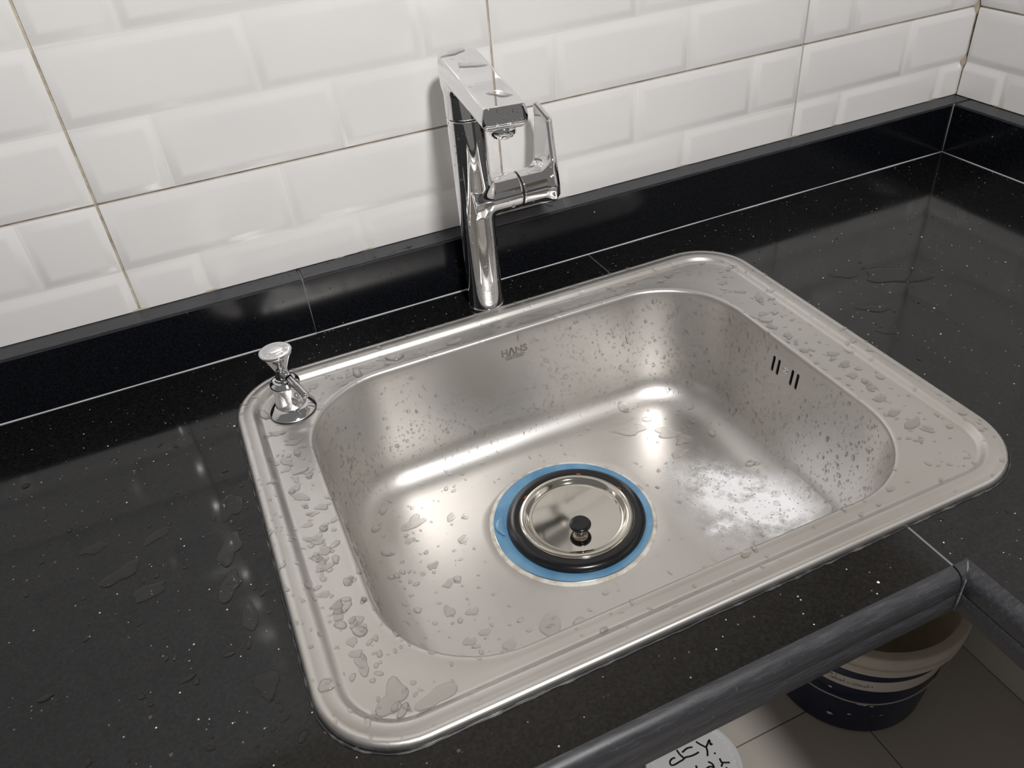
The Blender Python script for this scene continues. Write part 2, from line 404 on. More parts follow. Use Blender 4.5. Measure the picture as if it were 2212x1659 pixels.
V, F = tube([(XI - .0025, YF - .0022, .0002), (XI - .006, YF - .006, -.0012), (XI - .0108, YF - .0108, -.008), (XI - .0112, YF - .0112, -.03), (XI - .0112, YF - .0112, -.041)], .0008, 6)
obj('mitre_filler', V, F, 'seam_filler', slab_r)

def upstand(lab, x0, x1, y0, y1, joint, extra=None):
    o = thing('backsplash_slab', ((x0 + x1) / 2, (y0 + y1) / 2, 0), lab, 'backsplash')
    V, F = box(x0, x1, y0, y1, .0004, H - .0025); obj('upright', V, F, 'granite_upright', o, smooth=False)
    bm = bmesh.new(); V, F = box(x0, x1, y0, y1, H - .0025, H); vs = [bm.verts.new(v) for v in V]
    for f in F: bm.faces.new([vs[i] for i in f])
    bmesh.ops.bevel(bm, geom=[e for e in bm.edges if all(v.co.z > H - .001 for v in e.verts)], offset=.0015, segments=2, affect='EDGES')
    V, F = from_bm(bm); obj('top_edge', V, F, 'granite_honed', o, smooth=False)
    V, F = joint; obj('joint_line', V, F, 'joint_filler', o)
    if extra: V, F = extra; obj('joint_line', V, F, 'seam_filler', o)
    return o
jl = lambda a, b: tube([(a + (b - a) * k / 30, -.0002 + random.uniform(-.0002, .0002), .0001) for k in range(31)], [.0010 + random.uniform(-.00025, .0004) for _ in range(31)], 6)
upstand('dark granite upstand left of the vertical joint, behind the soap dispenser', -2.35, -.9288, 0, T - .0006, jl(-2.35, -.9285))
upstand('dark granite upstand behind the faucet, running to the corner', -.9280, TX - .004, 0, T - .0006, jl(-.928, -.001), box(-.9289, -.9279, -.0002, T - .004, 0.001, H + .0001))
V, F = tube([(-.0002, -.0005 - k * .06, .0001) for k in range(31)], .0010, 6)
upstand('dark granite upstand along the right side wall', 0, TX - .0046, -1.85, -.0016, (V, F), tube([(0, -.0008, .001), (0, -.0008, H * .5), (.0002, -.0008, H)], .0012, 6))

# ------------------------------------------------------------------ sink
OX0, OX1, OY0, OY1, OR = -1.035, -.435, -.5155, -.0625, .064
BX0, BX1, BY0, BY1, BR = -.975, -.504, -.477, -.111, .090
ZB = -.145; DC = (-.7455, -.263); DR = .0865
FR = [k / 12 for k in range(12)]
# station list round a rounded rectangle: right side upward, back side leftward, left downward, front rightward
FRR = sorted(FR[0:] + [])
def rring(x0, x1, y0, y1, r, z, nc=14):
    P = []
    cor = [(x1 - r, y1 - r, 0), (x0 + r, y1 - r, 90), (x0 + r, y0 + r, 180), (x1 - r, y0 + r, 270)]
    st = [((x1, y0 + r), (x1, y1 - r), RSTN), ((x1 - r, y1), (x0 + r, y1), FR), ((x0, y1 - r), (x0, y0 + r), FR), ((x0 + r, y0), (x1 - r, y0), FR)]
    for k in range(4):
        a, b, fr = st[k]
        for f in fr: P.append((a[0] + (b[0] - a[0]) * f, a[1] + (b[1] - a[1]) * f, z))
        cx, cy_, a0 = cor[k]
        for j in range(nc):
            an = math.radians(a0 + 90 * j / nc); P.append((cx + r * math.cos(an), cy_ + r * math.sin(an), z))
    return P
# right side stations include the two edges of the overflow plate
ys0, ys1 = BY0 + BR, BY1 - BR
fa, fb = (-.3145 - ys0) / (ys1 - ys0), (-.2575 - ys0) / (ys1 - ys0)
RSTN = [0, .12, fa, fb, .85]
KA = 2                                    # index of the station that starts the overflow plate
rings = []
PROF = [(.0001, .0000), (.0000, .0020), (.0006, .0040), (.0018, .0054), (.0034, .0060), (.0050, .0057), (.0062, .0054), (.0078, .0057), (.0110, .0061), (.0135, .0061)]
PROF += [(.0148 + .0086 * k / 8, .0060 - .0056 * (1 - math.cos(math.pi * k / 8)) / 2) for k in range(9)]
for d, z in PROF + [(.0250, .0004)]:
    rings.append(rring(OX0 + d, OX1 - d, OY0 + d, OY1 - d, max(OR - d, .02), z))
def bowl(i, z): return rring(BX0 + i, BX1 - i, BY0 + i, BY1 - i, BR - i * .9, z)
a = np.array(rings[-1]); b = np.array(bowl(-.0065, .0003))
for f in (.33, .66): rings.append((a * (1 - f) + b * f).tolist())
for i, z in ((-.0065, .0003), (-.0042, .0006), (-.0022, .0003), (-.0008, -.0008), (0, -.0028), (.0006, -.006)): rings.append(bowl(i, z))
WZ0, WZ1 = -.0145, -.0425
wall = lambda z: .0006 + (-z - .006) / .100 * .0085
rings.append(bowl(wall(WZ0), WZ0)); KR = len(rings) - 1
rings.append(bowl(wall(WZ1), WZ1)); rings.append(bowl(wall(-.07), -.07)); rings.append(bowl(wall(-.09), -.09))
zf = ZB + .036; i0 = wall(zf)
for k in range(0, 11):
    an = math.radians(9 * k * .97); rings.append(bowl(i0 + .036 * (1 - math.cos(an)) * 1.06, zf - .036 * math.sin(an) * .985))
last = np.array(rings[-1]); ang = np.arctan2(last[:, 1] - DC[1], last[:, 0] - DC[0])
circ = np.stack([DC[0] + DR * np.cos(ang), DC[1] + DR * np.sin(ang), np.full(len(ang), ZB - .0028)], 1)
for f in (.04, .12, .3, .5, .7, .9, 1.0):
    q = last * (1 - f) + circ * f; q[:, 2] = last[:, 2] + (ZB - .0028 - last[:, 2]) * f; rings.append(q.tolist())
for rr_, z in ((DR - .003, ZB - .0045), (DR - .004, ZB - .03)):
    rings.append(np.stack([DC[0] + rr_ * np.cos(ang), DC[1] + rr_ * np.sin(ang), np.full(len(ang), z)], 1).tolist())
NR = len(rings[0]); V = [tuple(p) for r_ in rings for p in r_]; F = []
for k in range(len(rings) - 1):
    for j in range(NR):
        j2 = (j + 1) % NR
        if k == KR and j == KA: continue
        F.append((k * NR + j, k * NR + j2, (k + 1) * NR + j2, (k + 1) * NR + j))
F = [f[::-1] for f in F]
SV, SF = np.array(V), [f for f in F]
# overflow plate: the missing wall quad, with four slots cut through
q = [V[KR * NR + KA], V[KR * NR + KA + 1], V[(KR + 1) * NR + KA + 1], V[(KR + 1) * NR + KA]]
Q = [Vector(x) for x in q]; ey = (Q[1] - Q[0]).normalized(); ez = (Q[0] - Q[3]); ez = (ez - ey * ez.dot(ey)).normalized(); en = ey.cross(ez)
if en.x > 0: en = -en                     # towards the bowl
wx = lambda y, z: Q[0] + ey * (y - Q[0].y) + ez * ((z - Q[0].z) / ez.z)
bm = bmesh.new(); qv = [bm.verts.new(p) for p in Q]; ed = [bm.edges.new((qv[i], qv[(i + 1) % 4])) for i in range(4)]
slots = []
for yc in (-.2672, -.2752, -.2960, -.3040):
    pts = []
    for k in range(16):
        an = 2 * math.pi * k / 16; pts.append(wx(yc + .0019 * math.cos(an), -.0283 + (.0075 if math.sin(an) > 0 else -.0075) + .0019 * math.sin(an)))
    vs = [bm.verts.new(p) for p in pts]; ed += [bm.edges.new((vs[i], vs[(i + 1) % 16])) for i in range(16)]; slots.append(pts)
bmesh.ops.triangle_fill(bm, use_beauty=True, use_dissolve=False, edges=ed)
PV, PF = from_bm(bm)
def face_n(f, V): a, b, c = (Vector(V[i]) for i in f[:3]); return (b - a).cross(c - a)
PF = [f if face_n(f, PV).x < 0 else f[::-1] for f in PF]
for pts in slots:                         # the punched edge of each slot
    b0 = len(PV); PV += [tuple(p) for p in pts] + [tuple(p - en * .0014) for p in pts]
    PF += [(b0 + k, b0 + (k + 1) % 16, b0 + 16 + (k + 1) % 16, b0 + 16 + k) for k in range(16)]
sink = thing('kitchen_sink', ((OX0 + OX1) / 2, (OY0 + OY1) / 2, ZB - .03), 'wet stainless steel single-bowl kitchen sink set into the black worktop', 'sink')
nP = len(V); allV = list(V) + [tuple(p) for p in PV]; allF = F + [tuple(i + nP for i in f) for f in PF]
obj('basin', allV, allF, 'steel', sink, sharp=40)
V, F = box(BX1 + .0045, BX1 + .018, -.316, -.256, -.045, -.012); obj('overflow_housing', V, F, 'black_hole', sink, smooth=False)
V, F = lathe([(.0001, .0012), (.0018, .0011), (.0030, .0007), (.0036, .0002), (.0036, -.0006)], seg=20)
M = Matrix((ey, ez, en)).transposed(); c0 = wx(-.2856, -.0262)
obj('overflow_screw', [tuple(c0 + M @ Vector(v)) for v in V], F, 'chrome', sink)
# uneven sealant bead round the rim
P = rring(OX0 - .0012, OX1 + .0012, OY0 - .0012, OY1 + .0012, OR, .0003)
P2 = []
for i in range(len(P)):
    a, b = Vector(P[i]), Vector(P[(i + 1) % len(P)]); n = max(1, int((b - a).length / .006))
    for k in range(n): P2.append(a.lerp(b, k / n))
P2 = [p + Vector((random.uniform(-.0005, .0005), random.uniform(-.0005, .0005), 0)) for p in P2]
V, F = tube(P2 + [P2[0]], [.0009 + random.uniform(-.0003, .0004) for _ in range(len(P2) + 1)], 6, cap=False)
obj('sealant_bead', V, F, 'silicone_dark', sink)
# drain collar with its blue protective film still on
zf = ZB - .0028
V, F = lathe([(.0835, -.004), (.0838, .0012), (.0852, .0018), (.0872, .0014), (.0886, .0002), (.0886, -.002)], (DC[0], DC[1], zf), 96)
obj('drain_gasket', V, F, 'sealant', sink)
V, F = lathe([(.058, -.006), (.066, -.0035), (.074, -.0006), (.0825, .0012), (.0842, .0016), (.0846, .0006)], (DC[0], DC[1], zf), 96)
fl = obj('drain_flange', V, F, 'steel_bright', sink)
prof = [(.060, -.0046), (.066, -.0029), (.074, -.0001), (.0822, .0018), (.0838, .0021)]
V, F = lathe(prof, (DC[0], DC[1], zf), 96); obj('protective_film', V, F, 'film_blue', fl)
V, F = [], []
for k in range(13):                       # torn flap of film on the left
    s = k / 12; an = math.radians(150 + 22 * s); bend = math.sin(math.pi * s) ** .8
    for j in range(5):
        r_ = .0735 + bend * .0085 * j / 4 + random.uniform(-.0004, .0004); V.append((DC[0] + r_ * math.cos(an), DC[1] + r_ * math.sin(an), zf + .0022 + .0022 * bend * math.sin(j / 4 * 2.6)))
    if k:
        for j in range(4): b = k * 5 + j; F.append((b - 5, b, b + 1, b - 4))
obj('torn_film', V, F, 'film_blue', fl)
# stamped logo on the back wall of the bowl
def text_mesh(s, size, bevel, fill, align='CENTER'):
    cu = bpy.data.curves.new('txt', 'FONT'); cu.body = s; cu.size = size; cu.align_x = align; cu.align_y = 'CENTER'
    cu.fill_mode = 'FRONT' if fill else 'NONE'; cu.bevel_depth = bevel; cu.bevel_resolution = 0; cu.extrude = 0.0; cu.resolution_u = 4
    o = bpy.data.objects.new('txt', cu); C.objects.link(o); bpy.context.view_layer.update()
    me = o.evaluated_get(bpy.context.evaluated_depsgraph_get()).to_mesh()
    V = [tuple(v.co) for v in me.vertices]; F = [tuple(p.vertices) for p in me.polygons]
    bpy.data.objects.remove(o); bpy.data.curves.remove(cu); return V, F
slope = .085                              # the bowl wall leans in by this much per metre of depth
def on_wall(V, cx, cz, sx=1.0):
    return [(cx + x * sx, BY1 - wall(cz + y) - .0001 - z * .6, cz + y) for x, y, z in V]
logo = text_mesh('HΛNS', .0118, .00030, False); l2 = text_mesh('MADE IN KOREA', .0029, .0, True)
bar = join(box(-.0118, .0118, -.00035, -.0001, -.0002, .0003), box(-.0118, .0118, .0008, .00105, -.0002, .0003), box(-.0118, -.01155, -.0003, .001, -.0002, .0003), box(.01155, .0118, -.0003, .001, -.0002, .0003))
V, F = join((on_wall(logo[0], -.7361, -.0242), logo[1]), (on_wall(bar[0], -.7361, -.0301), bar[1]), (on_wall([(x, y, .0002) for x, y, z in l2[0]], -.7361, -.0326), l2[1]))
obj('stamped_logo', V, F, 'stamp', sink, smooth=False)

# strainer lid lying in the drain
SC = (DC[0] + .0036, DC[1] - .0012); zs = zf + .0015
st = thing('sink_strainer_lid', (SC[0], SC[1], zs), 'round steel drain lid with black rubber ring and knob', 'drain lid')
V, F = lathe([(.056, -.001), (.058, .0034), (.061, .0052), (.066, .0056), (.0695, .0048), (.0722, .0030), (.0732, .0004), (.0725, -.0024)], (SC[0], SC[1], zs), 96)
obj('rubber_ring', V, F, 'rubber_black', st)
V, F = lathe([(.0001, .0016), (.020, .0015), (.046, .0013), (.0490, .0014), (.0502, .0022), (.0522, .0046), (.0538, .0062), (.0556, .0068), (.0580, .0066), (.0598, .0056), (.0602, .0040), (.0590, .001)], (SC[0], SC[1], zs), 96)
obj('lid_plate', V, F, 'steel_mirror', st)
for a in (.15, 1.0, 2.2):
    V, F = tube([(SC[0] + .0602 * math.cos(a + k * .02), SC[1] + .0602 * math.sin(a + k * .02), zs + .0060) for k in range(5)], .0007, 6); obj('rust_spot', V, F, 'rust', st)
kc = (SC[0] - .0050, SC[1] - .0195, zs + .0014)
V, F = lathe([(.0001, .0), (.0060, .0), (.0056, .0015), (.0056, .0035), (.0062, .0055), (.0085, .0075)], kc, 32); kn = obj('knob', V, F, 'steel_bright', st)
V, F = lathe([(.0080, .0070), (.0104, .0078), (.0113, .0094), (.0113, .0108), (.0106, .0118), (.0085, .0122), (.0001, .0122)], kc, 40); obj('knob_cap', V, F, 'rubber_black', kn)

# ------------------------------------------------------------------ faucet
FX, FY = -.737, -.0415
fau = thing('faucet', (FX, FY, 0), 'tall chrome single-lever kitchen faucet standing behind the sink', 'faucet')
V, F = lathe([(.0190, .0), (.0204, .0002), (.0206, .0022), (.0202, .0032), (.0194, .0038)], (FX, FY, 0), 64); obj('base_ring', V, F, 'chrome', fau)
RC = .0193; ZH = .1285; RH = .0196
def f_body(x, y, z):
    x, y = x - FX, y - FY
    rc = RC + .0006 * np.clip((.03 - z) / .03, 0, 1)
    col = smax(np.hypot(x, y) - rc, np.abs(z - .1105) - .1075, .0012)
    st_ = smax(np.hypot(y, z - ZH) - RH, np.abs(x - .022) - .0262, .0012)
    return smin(col, st_, .0055)
V, F, Nn = sdf_mesh(f_body, (FX - .023, FY - .023, .001), (FX + .052, FY + .023, .221), .00125)
obj('body', V, F, 'chrome', fau, normals=Nn)
AN = math.radians(-8.5); ca, sa = math.cos(AN), math.sin(AN); LV = .170; ZT = .2785
def f_spout(x, y, z):
    x, y = x - FX, y - FY
    v = -(y * ca) + x * sa; u = x * ca + y * sa          # v along the spout, u across
    hw = .0190 - .0016 * np.clip(v / LV, 0, 1.1) + .0024 * np.sin(np.clip((ZT - z) / .020, 0, 1) * np.pi * .75)
    vc, hv = (LV - .0196) / 2, (LV + .0196) / 2
    plan = rbox2(u * .0198 / hw, v - vc, .0198, hv, np.where(v < vc, .0175, .0050))
    zb = ZT - .0275 + .0060 * np.clip(v / LV, 0, 1)
    arm = smax(smax(plan, z - ZT, .0022), zb - z, .0110)
    ris = smax(np.hypot(u, v) - RC, np.abs(z - .2420) - .0232, .0010)
    d = smin(arm, ris, .011)
    return smax(smax(d, plan, .0008), z - ZT, .0022)
V, F, Nn = sdf_mesh(f_spout, (FX - .058, FY - .178, .216), (FX + .03, FY + .026, .2815), .00125)
obj('spout', V, F, 'chrome', fau, normals=Nn)
va = LV - .0155; ac = (FX + va * sa, FY - va * ca, ZT - .0230)
prof = [(.0001, -.0068), (.0078, -.0066), (.0092, -.0060), (.0096, -.0042), (.0110, -.0038), (.0112, .0030), (.006, .004)]
V, F = lathe(prof, ac, 28); ae = obj('aerator', V, F, 'chrome', fau)
V, F = lathe([(.0001, -.0072), (.0072, -.0071), (.0077, -.0064)], ac, 24); obj('aerator_screen', V, F, 'aerator_mesh', ae)
HX = FX + .0494
V, F = lathe([(.0120, .0), (.0184, .0), (.0184, .0022), (.0120, .0022)], (HX - .0012, FY, ZH), 48, 'x', True); obj('handle_gap', V, F, 'black_hole', fau)
PA = math.radians(24); cp, sp = math.cos(PA), math.sin(PA)
def f_handle(x, y, z):
    xr, yr = x - HX, y - FY
    hub = smax(np.hypot(yr, z - ZH) - RH, np.abs(xr - .0180) - .0172, .0014)
    xb, yb = xr - .10 * np.maximum(z - ZH, 0), yr - .24 * np.maximum(z - ZH, 0)
    tx, sy = (xb - .0355) * cp + yb * sp, -(xb - .0355) * sp + yb * cp      # thickness and width axes of the blade
    lean = 0.0
    zt = .2010 + .75 * np.clip(sy, -.02, .02)
    wv = .0165 - .0060 * np.clip((z - ZH) / .06, 0, 1)
    bl = smax(smax(np.abs(tx - lean) - .0042, np.abs(sy) - wv, .003), np.maximum(z - zt, .1150 - z), .003)
    return smin(hub, bl, .012)
V, F, Nn = sdf_mesh(f_handle, (HX - .002, FY - .026, .104), (HX + .070, FY + .05, .222), .00125)
obj('handle', V, F, 'chrome', fau, normals=Nn)

# ------------------------------------------------------------------ soap dispenser on the sink deck
SD = (-.9812, -.1262, .0004)
sd = thing('soap_dispenser', SD, 'small chrome soap dispenser pump on the back left corner of the sink', 'soap dispenser')
V, F = lathe([(.0233, -.0004), (.0235, .0005), (.0230, .0012)], SD, 48); obj('gasket', V, F, 'rubber_black', sd)
V, F = lathe([(.0232, .0010), (.0234, .0022), (.0224, .0034), (.0180, .0068), (.0160, .0080), (.0142, .0084)], SD, 56); obj('flange', V, F, 'chrome_wet', sd, sharp=45)
V, F = lathe([(.0148, .0082), (.0150, .0092), (.0138, .0160), (.0130, .0225), (.0134, .0285), (.0144, .0315), (.0146, .0330), (.0138, .0348), (.0112, .0362), (.0108, .0372), (.0086, .0378), (.0082, .0395), (.0070, .0400)], SD, 56); obj('body', V, F, 'chrome_wet', sd, sharp=50)
V, F = lathe([(.0064, .0385), (.0064, .0520), (.0062, .0530)], SD, 32); obj('neck', V, F, 'chrome_wet', sd)
V, F = lathe([(.0062, .0500), (.0072, .0520), (.0088, .0560), (.0116, .0622), (.0144, .0670), (.0156, .0686), (.0159, .0697), (.0152, .0707), (.0134, .0711), (.0118, .0707), (.0110, .0711), (.0060, .0714), (.0001, .0714)], SD, 56)
obj('pump_head', V, F, 'chrome_wet', sd, sharp=60)
a0 = Vector(SD) + Vector((.0, .0, .0475)); dr = Vector((.38, -.82, -.43)).normalized()
V, F = lathe([(.0052, .0), (.0052, .006), (.0040, .0075)], seg=20)
Mq = dr.to_track_quat('Z', 'X').to_matrix()
obj('nozzle_socket', [tuple(a0 + dr * .003 + Mq @ Vector(v)) for v in V], F, 'chrome_wet', sd)
V, F = tube([a0 + dr * .005, a0 + dr * .025, a0 + dr * .034, a0 + dr * .0365, a0 + dr * .038, a0 + dr * .0385], [.0037, .0037, .0037, .0041, .0038, .0020], 18); obj('nozzle', V, F, 'chrome_wet', sd)

# ------------------------------------------------------------------ paint buckets under the worktop
BC = (-.189, -.216); BH = .25; RT = .158; RB = .131; zb0 = FLOOR
bk = thing('paint_bucket', (BC[0], BC[1], FLOOR), 'open navy and white paint bucket standing on the floor under the corner', 'bucket')
rad_at = lambda z: RB + (RT - .012 - RB) * min(max((z - zb0) / (BH - .045), 0), 1)
V, F = lathe([(.0001, .004), (.118, .004), (.124, .012), (.136, .12), (.141, BH - .02), (.141, BH - .004), (.143, BH), (.155, BH), (.158, BH - .003), (.158, BH - .020), (.155, BH - .022), (.154, BH - .030), (.1565, BH - .032), (.1565, BH - .042), (.146, BH - .045), (.146, BH - .0455)], (BC[0], BC[1], FLOOR), 96)
obj('rim', V, F, 'pail_white', bk, sharp=50)
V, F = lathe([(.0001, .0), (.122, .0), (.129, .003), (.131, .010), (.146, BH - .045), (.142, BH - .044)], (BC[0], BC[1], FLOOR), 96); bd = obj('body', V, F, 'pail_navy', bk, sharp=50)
def sleeve(name, a0, a1, zl, zh, m, par, off=.0006, n=48):
    V, F = [], []
    for k in range(n + 1):
        a = a0 + (a1 - a0) * k / n; l, h_ = zl(k / n), zh(k / n)
        for z in (l, h_):
            r_ = .131 + (.146 - .131) * (z - .010) / (BH - .055) + off; an = math.radians(a)
            V.append((BC[0] + r_ * math.cos(an), BC[1] + r_ * math.sin(an), FLOOR + z))
        if k: F.append((2 * k - 2, 2 * k, 2 * k + 1, 2 * k - 1))
    return obj(name, V, F, m, par)
sleeve('white_band', 150, 300, lambda s: .1420 + .032 * max(0, s - .72) ** 1.2, lambda s: .2050, 'print_white', bd)
sleeve('navy_stripe', 150, 286, lambda s: .1630 + .014 * s, lambda s: .190 - .010 * s ** 3, 'print_navy', bd, .0010)
sleeve('orange_swirl', 288, 300, lambda s: .150 - .03 * s, lambda s: .182 - .03 * s, 'print_orange', bd, .0012, 12)
sleeve('green_swirl', 292, 304, lambda s: .090 - .02 * s, lambda s: .128 - .02 * s, 'print_green', bd, .0012, 12)
# two lines of small print on the white band
def on_bucket(V, a_mid, z_mid):
    out = []
    for x, y, _ in V:
        z = z_mid + y; r_ = .131 + .015 * (z - .010) / (BH - .055) + .0012; an = math.radians(a_mid) + x / r_
        out.append((BC[0] + r_ * math.cos(an), BC[1] + r_ * math.sin(an), FLOOR + z))
    return out
try:
    s1 = '• ' + 'الدهانات المطورة تمنع'; s2 = '• ' + 'هذا الخط من الدهانات'
    def shape(s):                           # joined letter forms, written right to left
        forms = {'ا': ('ﺍ', 'ﺎ', None, None), 'ل': ('ﻝ', 'ﻞ', 'ﻟ', 'ﻠ'), 'د': ('ﺩ', 'ﺪ', None, None), 'ه': ('ﻩ', 'ﻪ', 'ﻫ', 'ﻬ'), 'ن': ('ﻥ', 'ﻦ', 'ﻧ', 'ﻨ'), 'ت': ('ﺕ', 'ﺖ', 'ﺗ', 'ﺘ'), 'م': ('ﻡ', 'ﻢ', 'ﻣ', 'ﻤ'), 'ط': ('ﻁ', 'ﻂ', 'ﻃ', 'ﻄ'), 'و': ('ﻭ', 'ﻮ', None, None), 'ر': ('ﺭ', 'ﺮ', None, None), 'ة': ('ﺓ', 'ﺔ', None, None), 'ع': ('ﻉ', 'ﻊ', 'ﻋ', 'ﻌ'), 'ذ': ('ﺫ', 'ﺬ', None, None), 'خ': ('ﺥ', 'ﺦ', 'ﺧ', 'ﺨ')}
        out = []
        for i, c in enumerate(s):
            if c not in forms: out.append(c); continue
            prev = i > 0 and s[i - 1] in forms and forms[s[i - 1]][2] is not None
            nxt = i + 1 < len(s) and s[i + 1] in forms and forms[c][2] is not None
            out.append(forms[c][(3 if prev else 2) if nxt else (1 if prev else 0)] or c)
        return ''.join(reversed(out))
    A = text_mesh(shape(s1), .0095, 0, True, 'RIGHT'); B = text_mesh(shape(s2[:12]), .0095, 0, True, 'RIGHT')
    V, F = join((on_bucket(A[0], 236, .1555), A[1]), (on_bucket(B[0], 214, .1640), B[1]))
    obj('small_print', V, F, 'print_ink', bd, smooth=False)
except Exception as e:
    print('print skipped', e)
for (a, z, w_, h_) in ((234, .098, .020, .007), (240, .095, .010, .005), (212, .125, .008, .006), (228, .06, .007, .006), (249, .065, .006, .0025), (243, .062, .003, .002), (216, .045, .012, .010)):
    V = []; n = 11
    for k in range(n):
        t_ = 2 * math.pi * k / n; rr_ = random.uniform(.55, 1.15); V.append((rr_ * math.cos(t_) * w_ / 2, rr_ * math.sin(t_) * h_ / 2, 0, a, z))
    obj('paint_splash', [on_bucket([v[:3]], v[3], v[4])[0] for v in V], [tuple(range(n))], 'paint_splash', bd, smooth=False)
P = []
for k in range(41):                       # bail handle hanging round the front
    s = k / 40; a = math.radians(128 + s * (303 - 128)); drop = math.sin(math.pi * s) ** .75
    z = BH - .052 - .090 * drop; r_ = .131 + .015 * (z - .01) / (BH - .055) + .004 + .004 * abs(math.sin(2 * math.pi * s))
    P.append((BC[0] + r_ * math.cos(a), BC[1] + r_ * math.sin(a), FLOOR + z))
V, F = tube(P, .0019, 8); obj('wire_handle', V, F, 'wire', bk)
V, F = lathe([(.0001, .0), (.012, .0), (.011, .005), (.0001, .006)], seg=18)
for a in (128, 303):
    an = math.radians(a); n = Vector((math.cos(an), math.sin(an), 0)); Mq = n.to_track_quat('Z', 'X').to_matrix(); c0 = Vector((BC[0], BC[1], FLOOR + BH - .052)) + n * .144
    obj('handle_boss', [tuple(c0 + Mq @ Vector(v)) for v in V], F, 'pail_white', bk)

LC = (-.590, -.3155); LZ = .16; LR = .071
pl = thing('lidded_pail', (LC[0], LC[1], FLOOR), 'small closed pail with handwritten black marker on its white lid', 'pail')
V, F = lathe([(.0001, .0), (.058, .0), (.061, .003), (.067, LZ - .014), (.064, LZ - .012)], (LC[0], LC[1], FLOOR), 64); pb = obj('body', V, F, 'print_navy', pl, sharp=50)
V, F = [], []
for k in range(25):
    an = math.radians(150 + k * 3.2)
    for z, r_ in ((.03, .0632), (.125, .0668)): V.append((LC[0] + r_ * math.cos(an), LC[1] + r_ * math.sin(an), FLOOR + z))
    if k: F.append((2 * k - 2, 2 * k, 2 * k + 1, 2 * k - 1))
obj('yellow_label', V, F, 'print_yellow', pb)
V, F = lathe([(.0001, LZ - .0025), (.060, LZ - .0025), (.0625, LZ - .0022), (.0640, LZ - .0006), (.0655, LZ), (.0700, LZ), (.0710, LZ - .001), (.0712, LZ - .009), (.0700, LZ - .010), (.0695, LZ - .016), (.066, LZ - .016)], (LC[0], LC[1], FLOOR), 96); lid = obj('lid', V, F, 'pail_lid', pl, sharp=50)
VF = []
for k in range(36):
    a = 2 * math.pi * k / 36; c_, s_ = math.cos(a), math.sin(a)
    b = box(.0588, .0622, -.0006, .0006, LZ - .0024, LZ - .0012); VF.append(([(LC[0] + x * c_ - y * s_, LC[1] + x * s_ + y * c_, FLOOR + z) for x, y, z in b[0]], b[1]))
V, F = join(*VF); obj('lid_ribs', V, F, 'pail_lid', lid, smooth=False)
INK = [[(22.8, 28.7), (26.3, 21.8), (30.9, 14.4), (29.4, 8.6), (25.2, 2.1)], [(30.9, 14.4), (35.4, 17.3), (42.2, 22.0), (39.6, 15.2), (43.0, 15.3)], [(13.4, 23.8), (5.1, 25.8), (-5.2, 23.6)],
       [(-10.3, 30.5), (-9.8, 22.3), (-8.2, 14.6), (-16.4, 13.4), (-25.4, 12.9), (-30.4, 14.7), (-29.0, 19.7), (-23.8, 22.1), (-18.8, 21.3)], [(17.3, 13.2), (11.1, 12.7), (2.6, 13.3), (-3.6, 14.9), (-8.2, 14.6)],
       [(38.0, 2.2), (36.9, -0.1)], [(39.3, -8.5), (38.3, -13.0), (39.4, -15.6), (48.7, -20.2)], [(39.4, -15.6), (34.0, -20.0)], [(21.0, -5.1), (24.6, -10.4), (23.5, -16.2), (20.1, -12.7), (13.0, -12.4)], [(1.9, -2.0), (0.5, -7.2)], [(40.0, -23.6), (39.5, -25.5)]]
VF = []
for s in INK:
    pts = [Vector((LC[0] + x * .001, LC[1] + y * .001, FLOOR + LZ - .0023)) for x, y in s]; q = []
    for i in range(len(pts) - 1):
        p0, p1, p2, p3 = pts[max(i - 1, 0)], pts[i], pts[i + 1], pts[min(i + 2, len(pts) - 1)]
        for k in range(5):
            u = k / 5; q.append(.5 * ((2 * p1) + (p2 - p0) * u + (2 * p0 - 5 * p1 + 4 * p2 - p3) * u * u + (3 * p1 - p0 - 3 * p2 + p3) * u ** 3))
    q.append(pts[-1]); V, F = tube(q, .00145, 8); VF.append(([(x, y, FLOOR + LZ - .0024 + (z - FLOOR - LZ + .0024) * .25) for x, y, z in V], F))
V, F = join(*VF); obj('marker_writing', V, F, 'marker_ink', lid)

# ------------------------------------------------------------------ water
def frame_of(n, d=None):
    n = np.asarray(n, float); n /= np.linalg.norm(n)
    d = np.array((0, 0, -1.0)) if d is None else np.asarray(d, float)
    d = d - n * (d @ n)
    if np.linalg.norm(d) < .15: a = rng.uniform(0, 6.283); d = np.array((math.cos(a), math.sin(a), 0)); d = d - n * (d @ n)
    d /= np.linalg.norm(d); return d, np.cross(n, d), n
def blob(p, n, r, asp=1.0, hgt=.42, wob=.12, seg=10, d=None, lob=(2, 3), prof=((1.0, -.04), (.93, .36), (.74, .72), (.42, .93))):
    e1, e2, n = frame_of(n, d); p = np.asarray(p); a = np.arange(seg) * 2 * math.pi / seg
    R_ = np.ones(seg)
    for l in lob: R_ += wob * rng.uniform(.3, 1) * np.cos(l * a + rng.uniform(0, 6.28)) * (2 / l)
    R_ = np.clip(R_, .42, 1.7)
    V = []
    for s, h in prof:
        x, y = r * s * R_ * np.cos(a) * asp, r * s * R_ * np.sin(a)
        V.append(p + x[:, None] * e1 + y[:, None] * e2 + n * (h * hgt * r))
    V.append((p + n * hgt * r)[None]); V = np.concatenate(V); F = []; k = len(prof)
    for i in range(k - 1):
        for j in range(seg): F.append((i * seg + j, i * seg + (j + 1) % seg, (i + 1) * seg + (j + 1) % seg, (i + 1) * seg + j))
    for j in range(seg): F.append(((k - 1) * seg + j, (k - 1) * seg + (j + 1) % seg, k * seg))
    return V, F
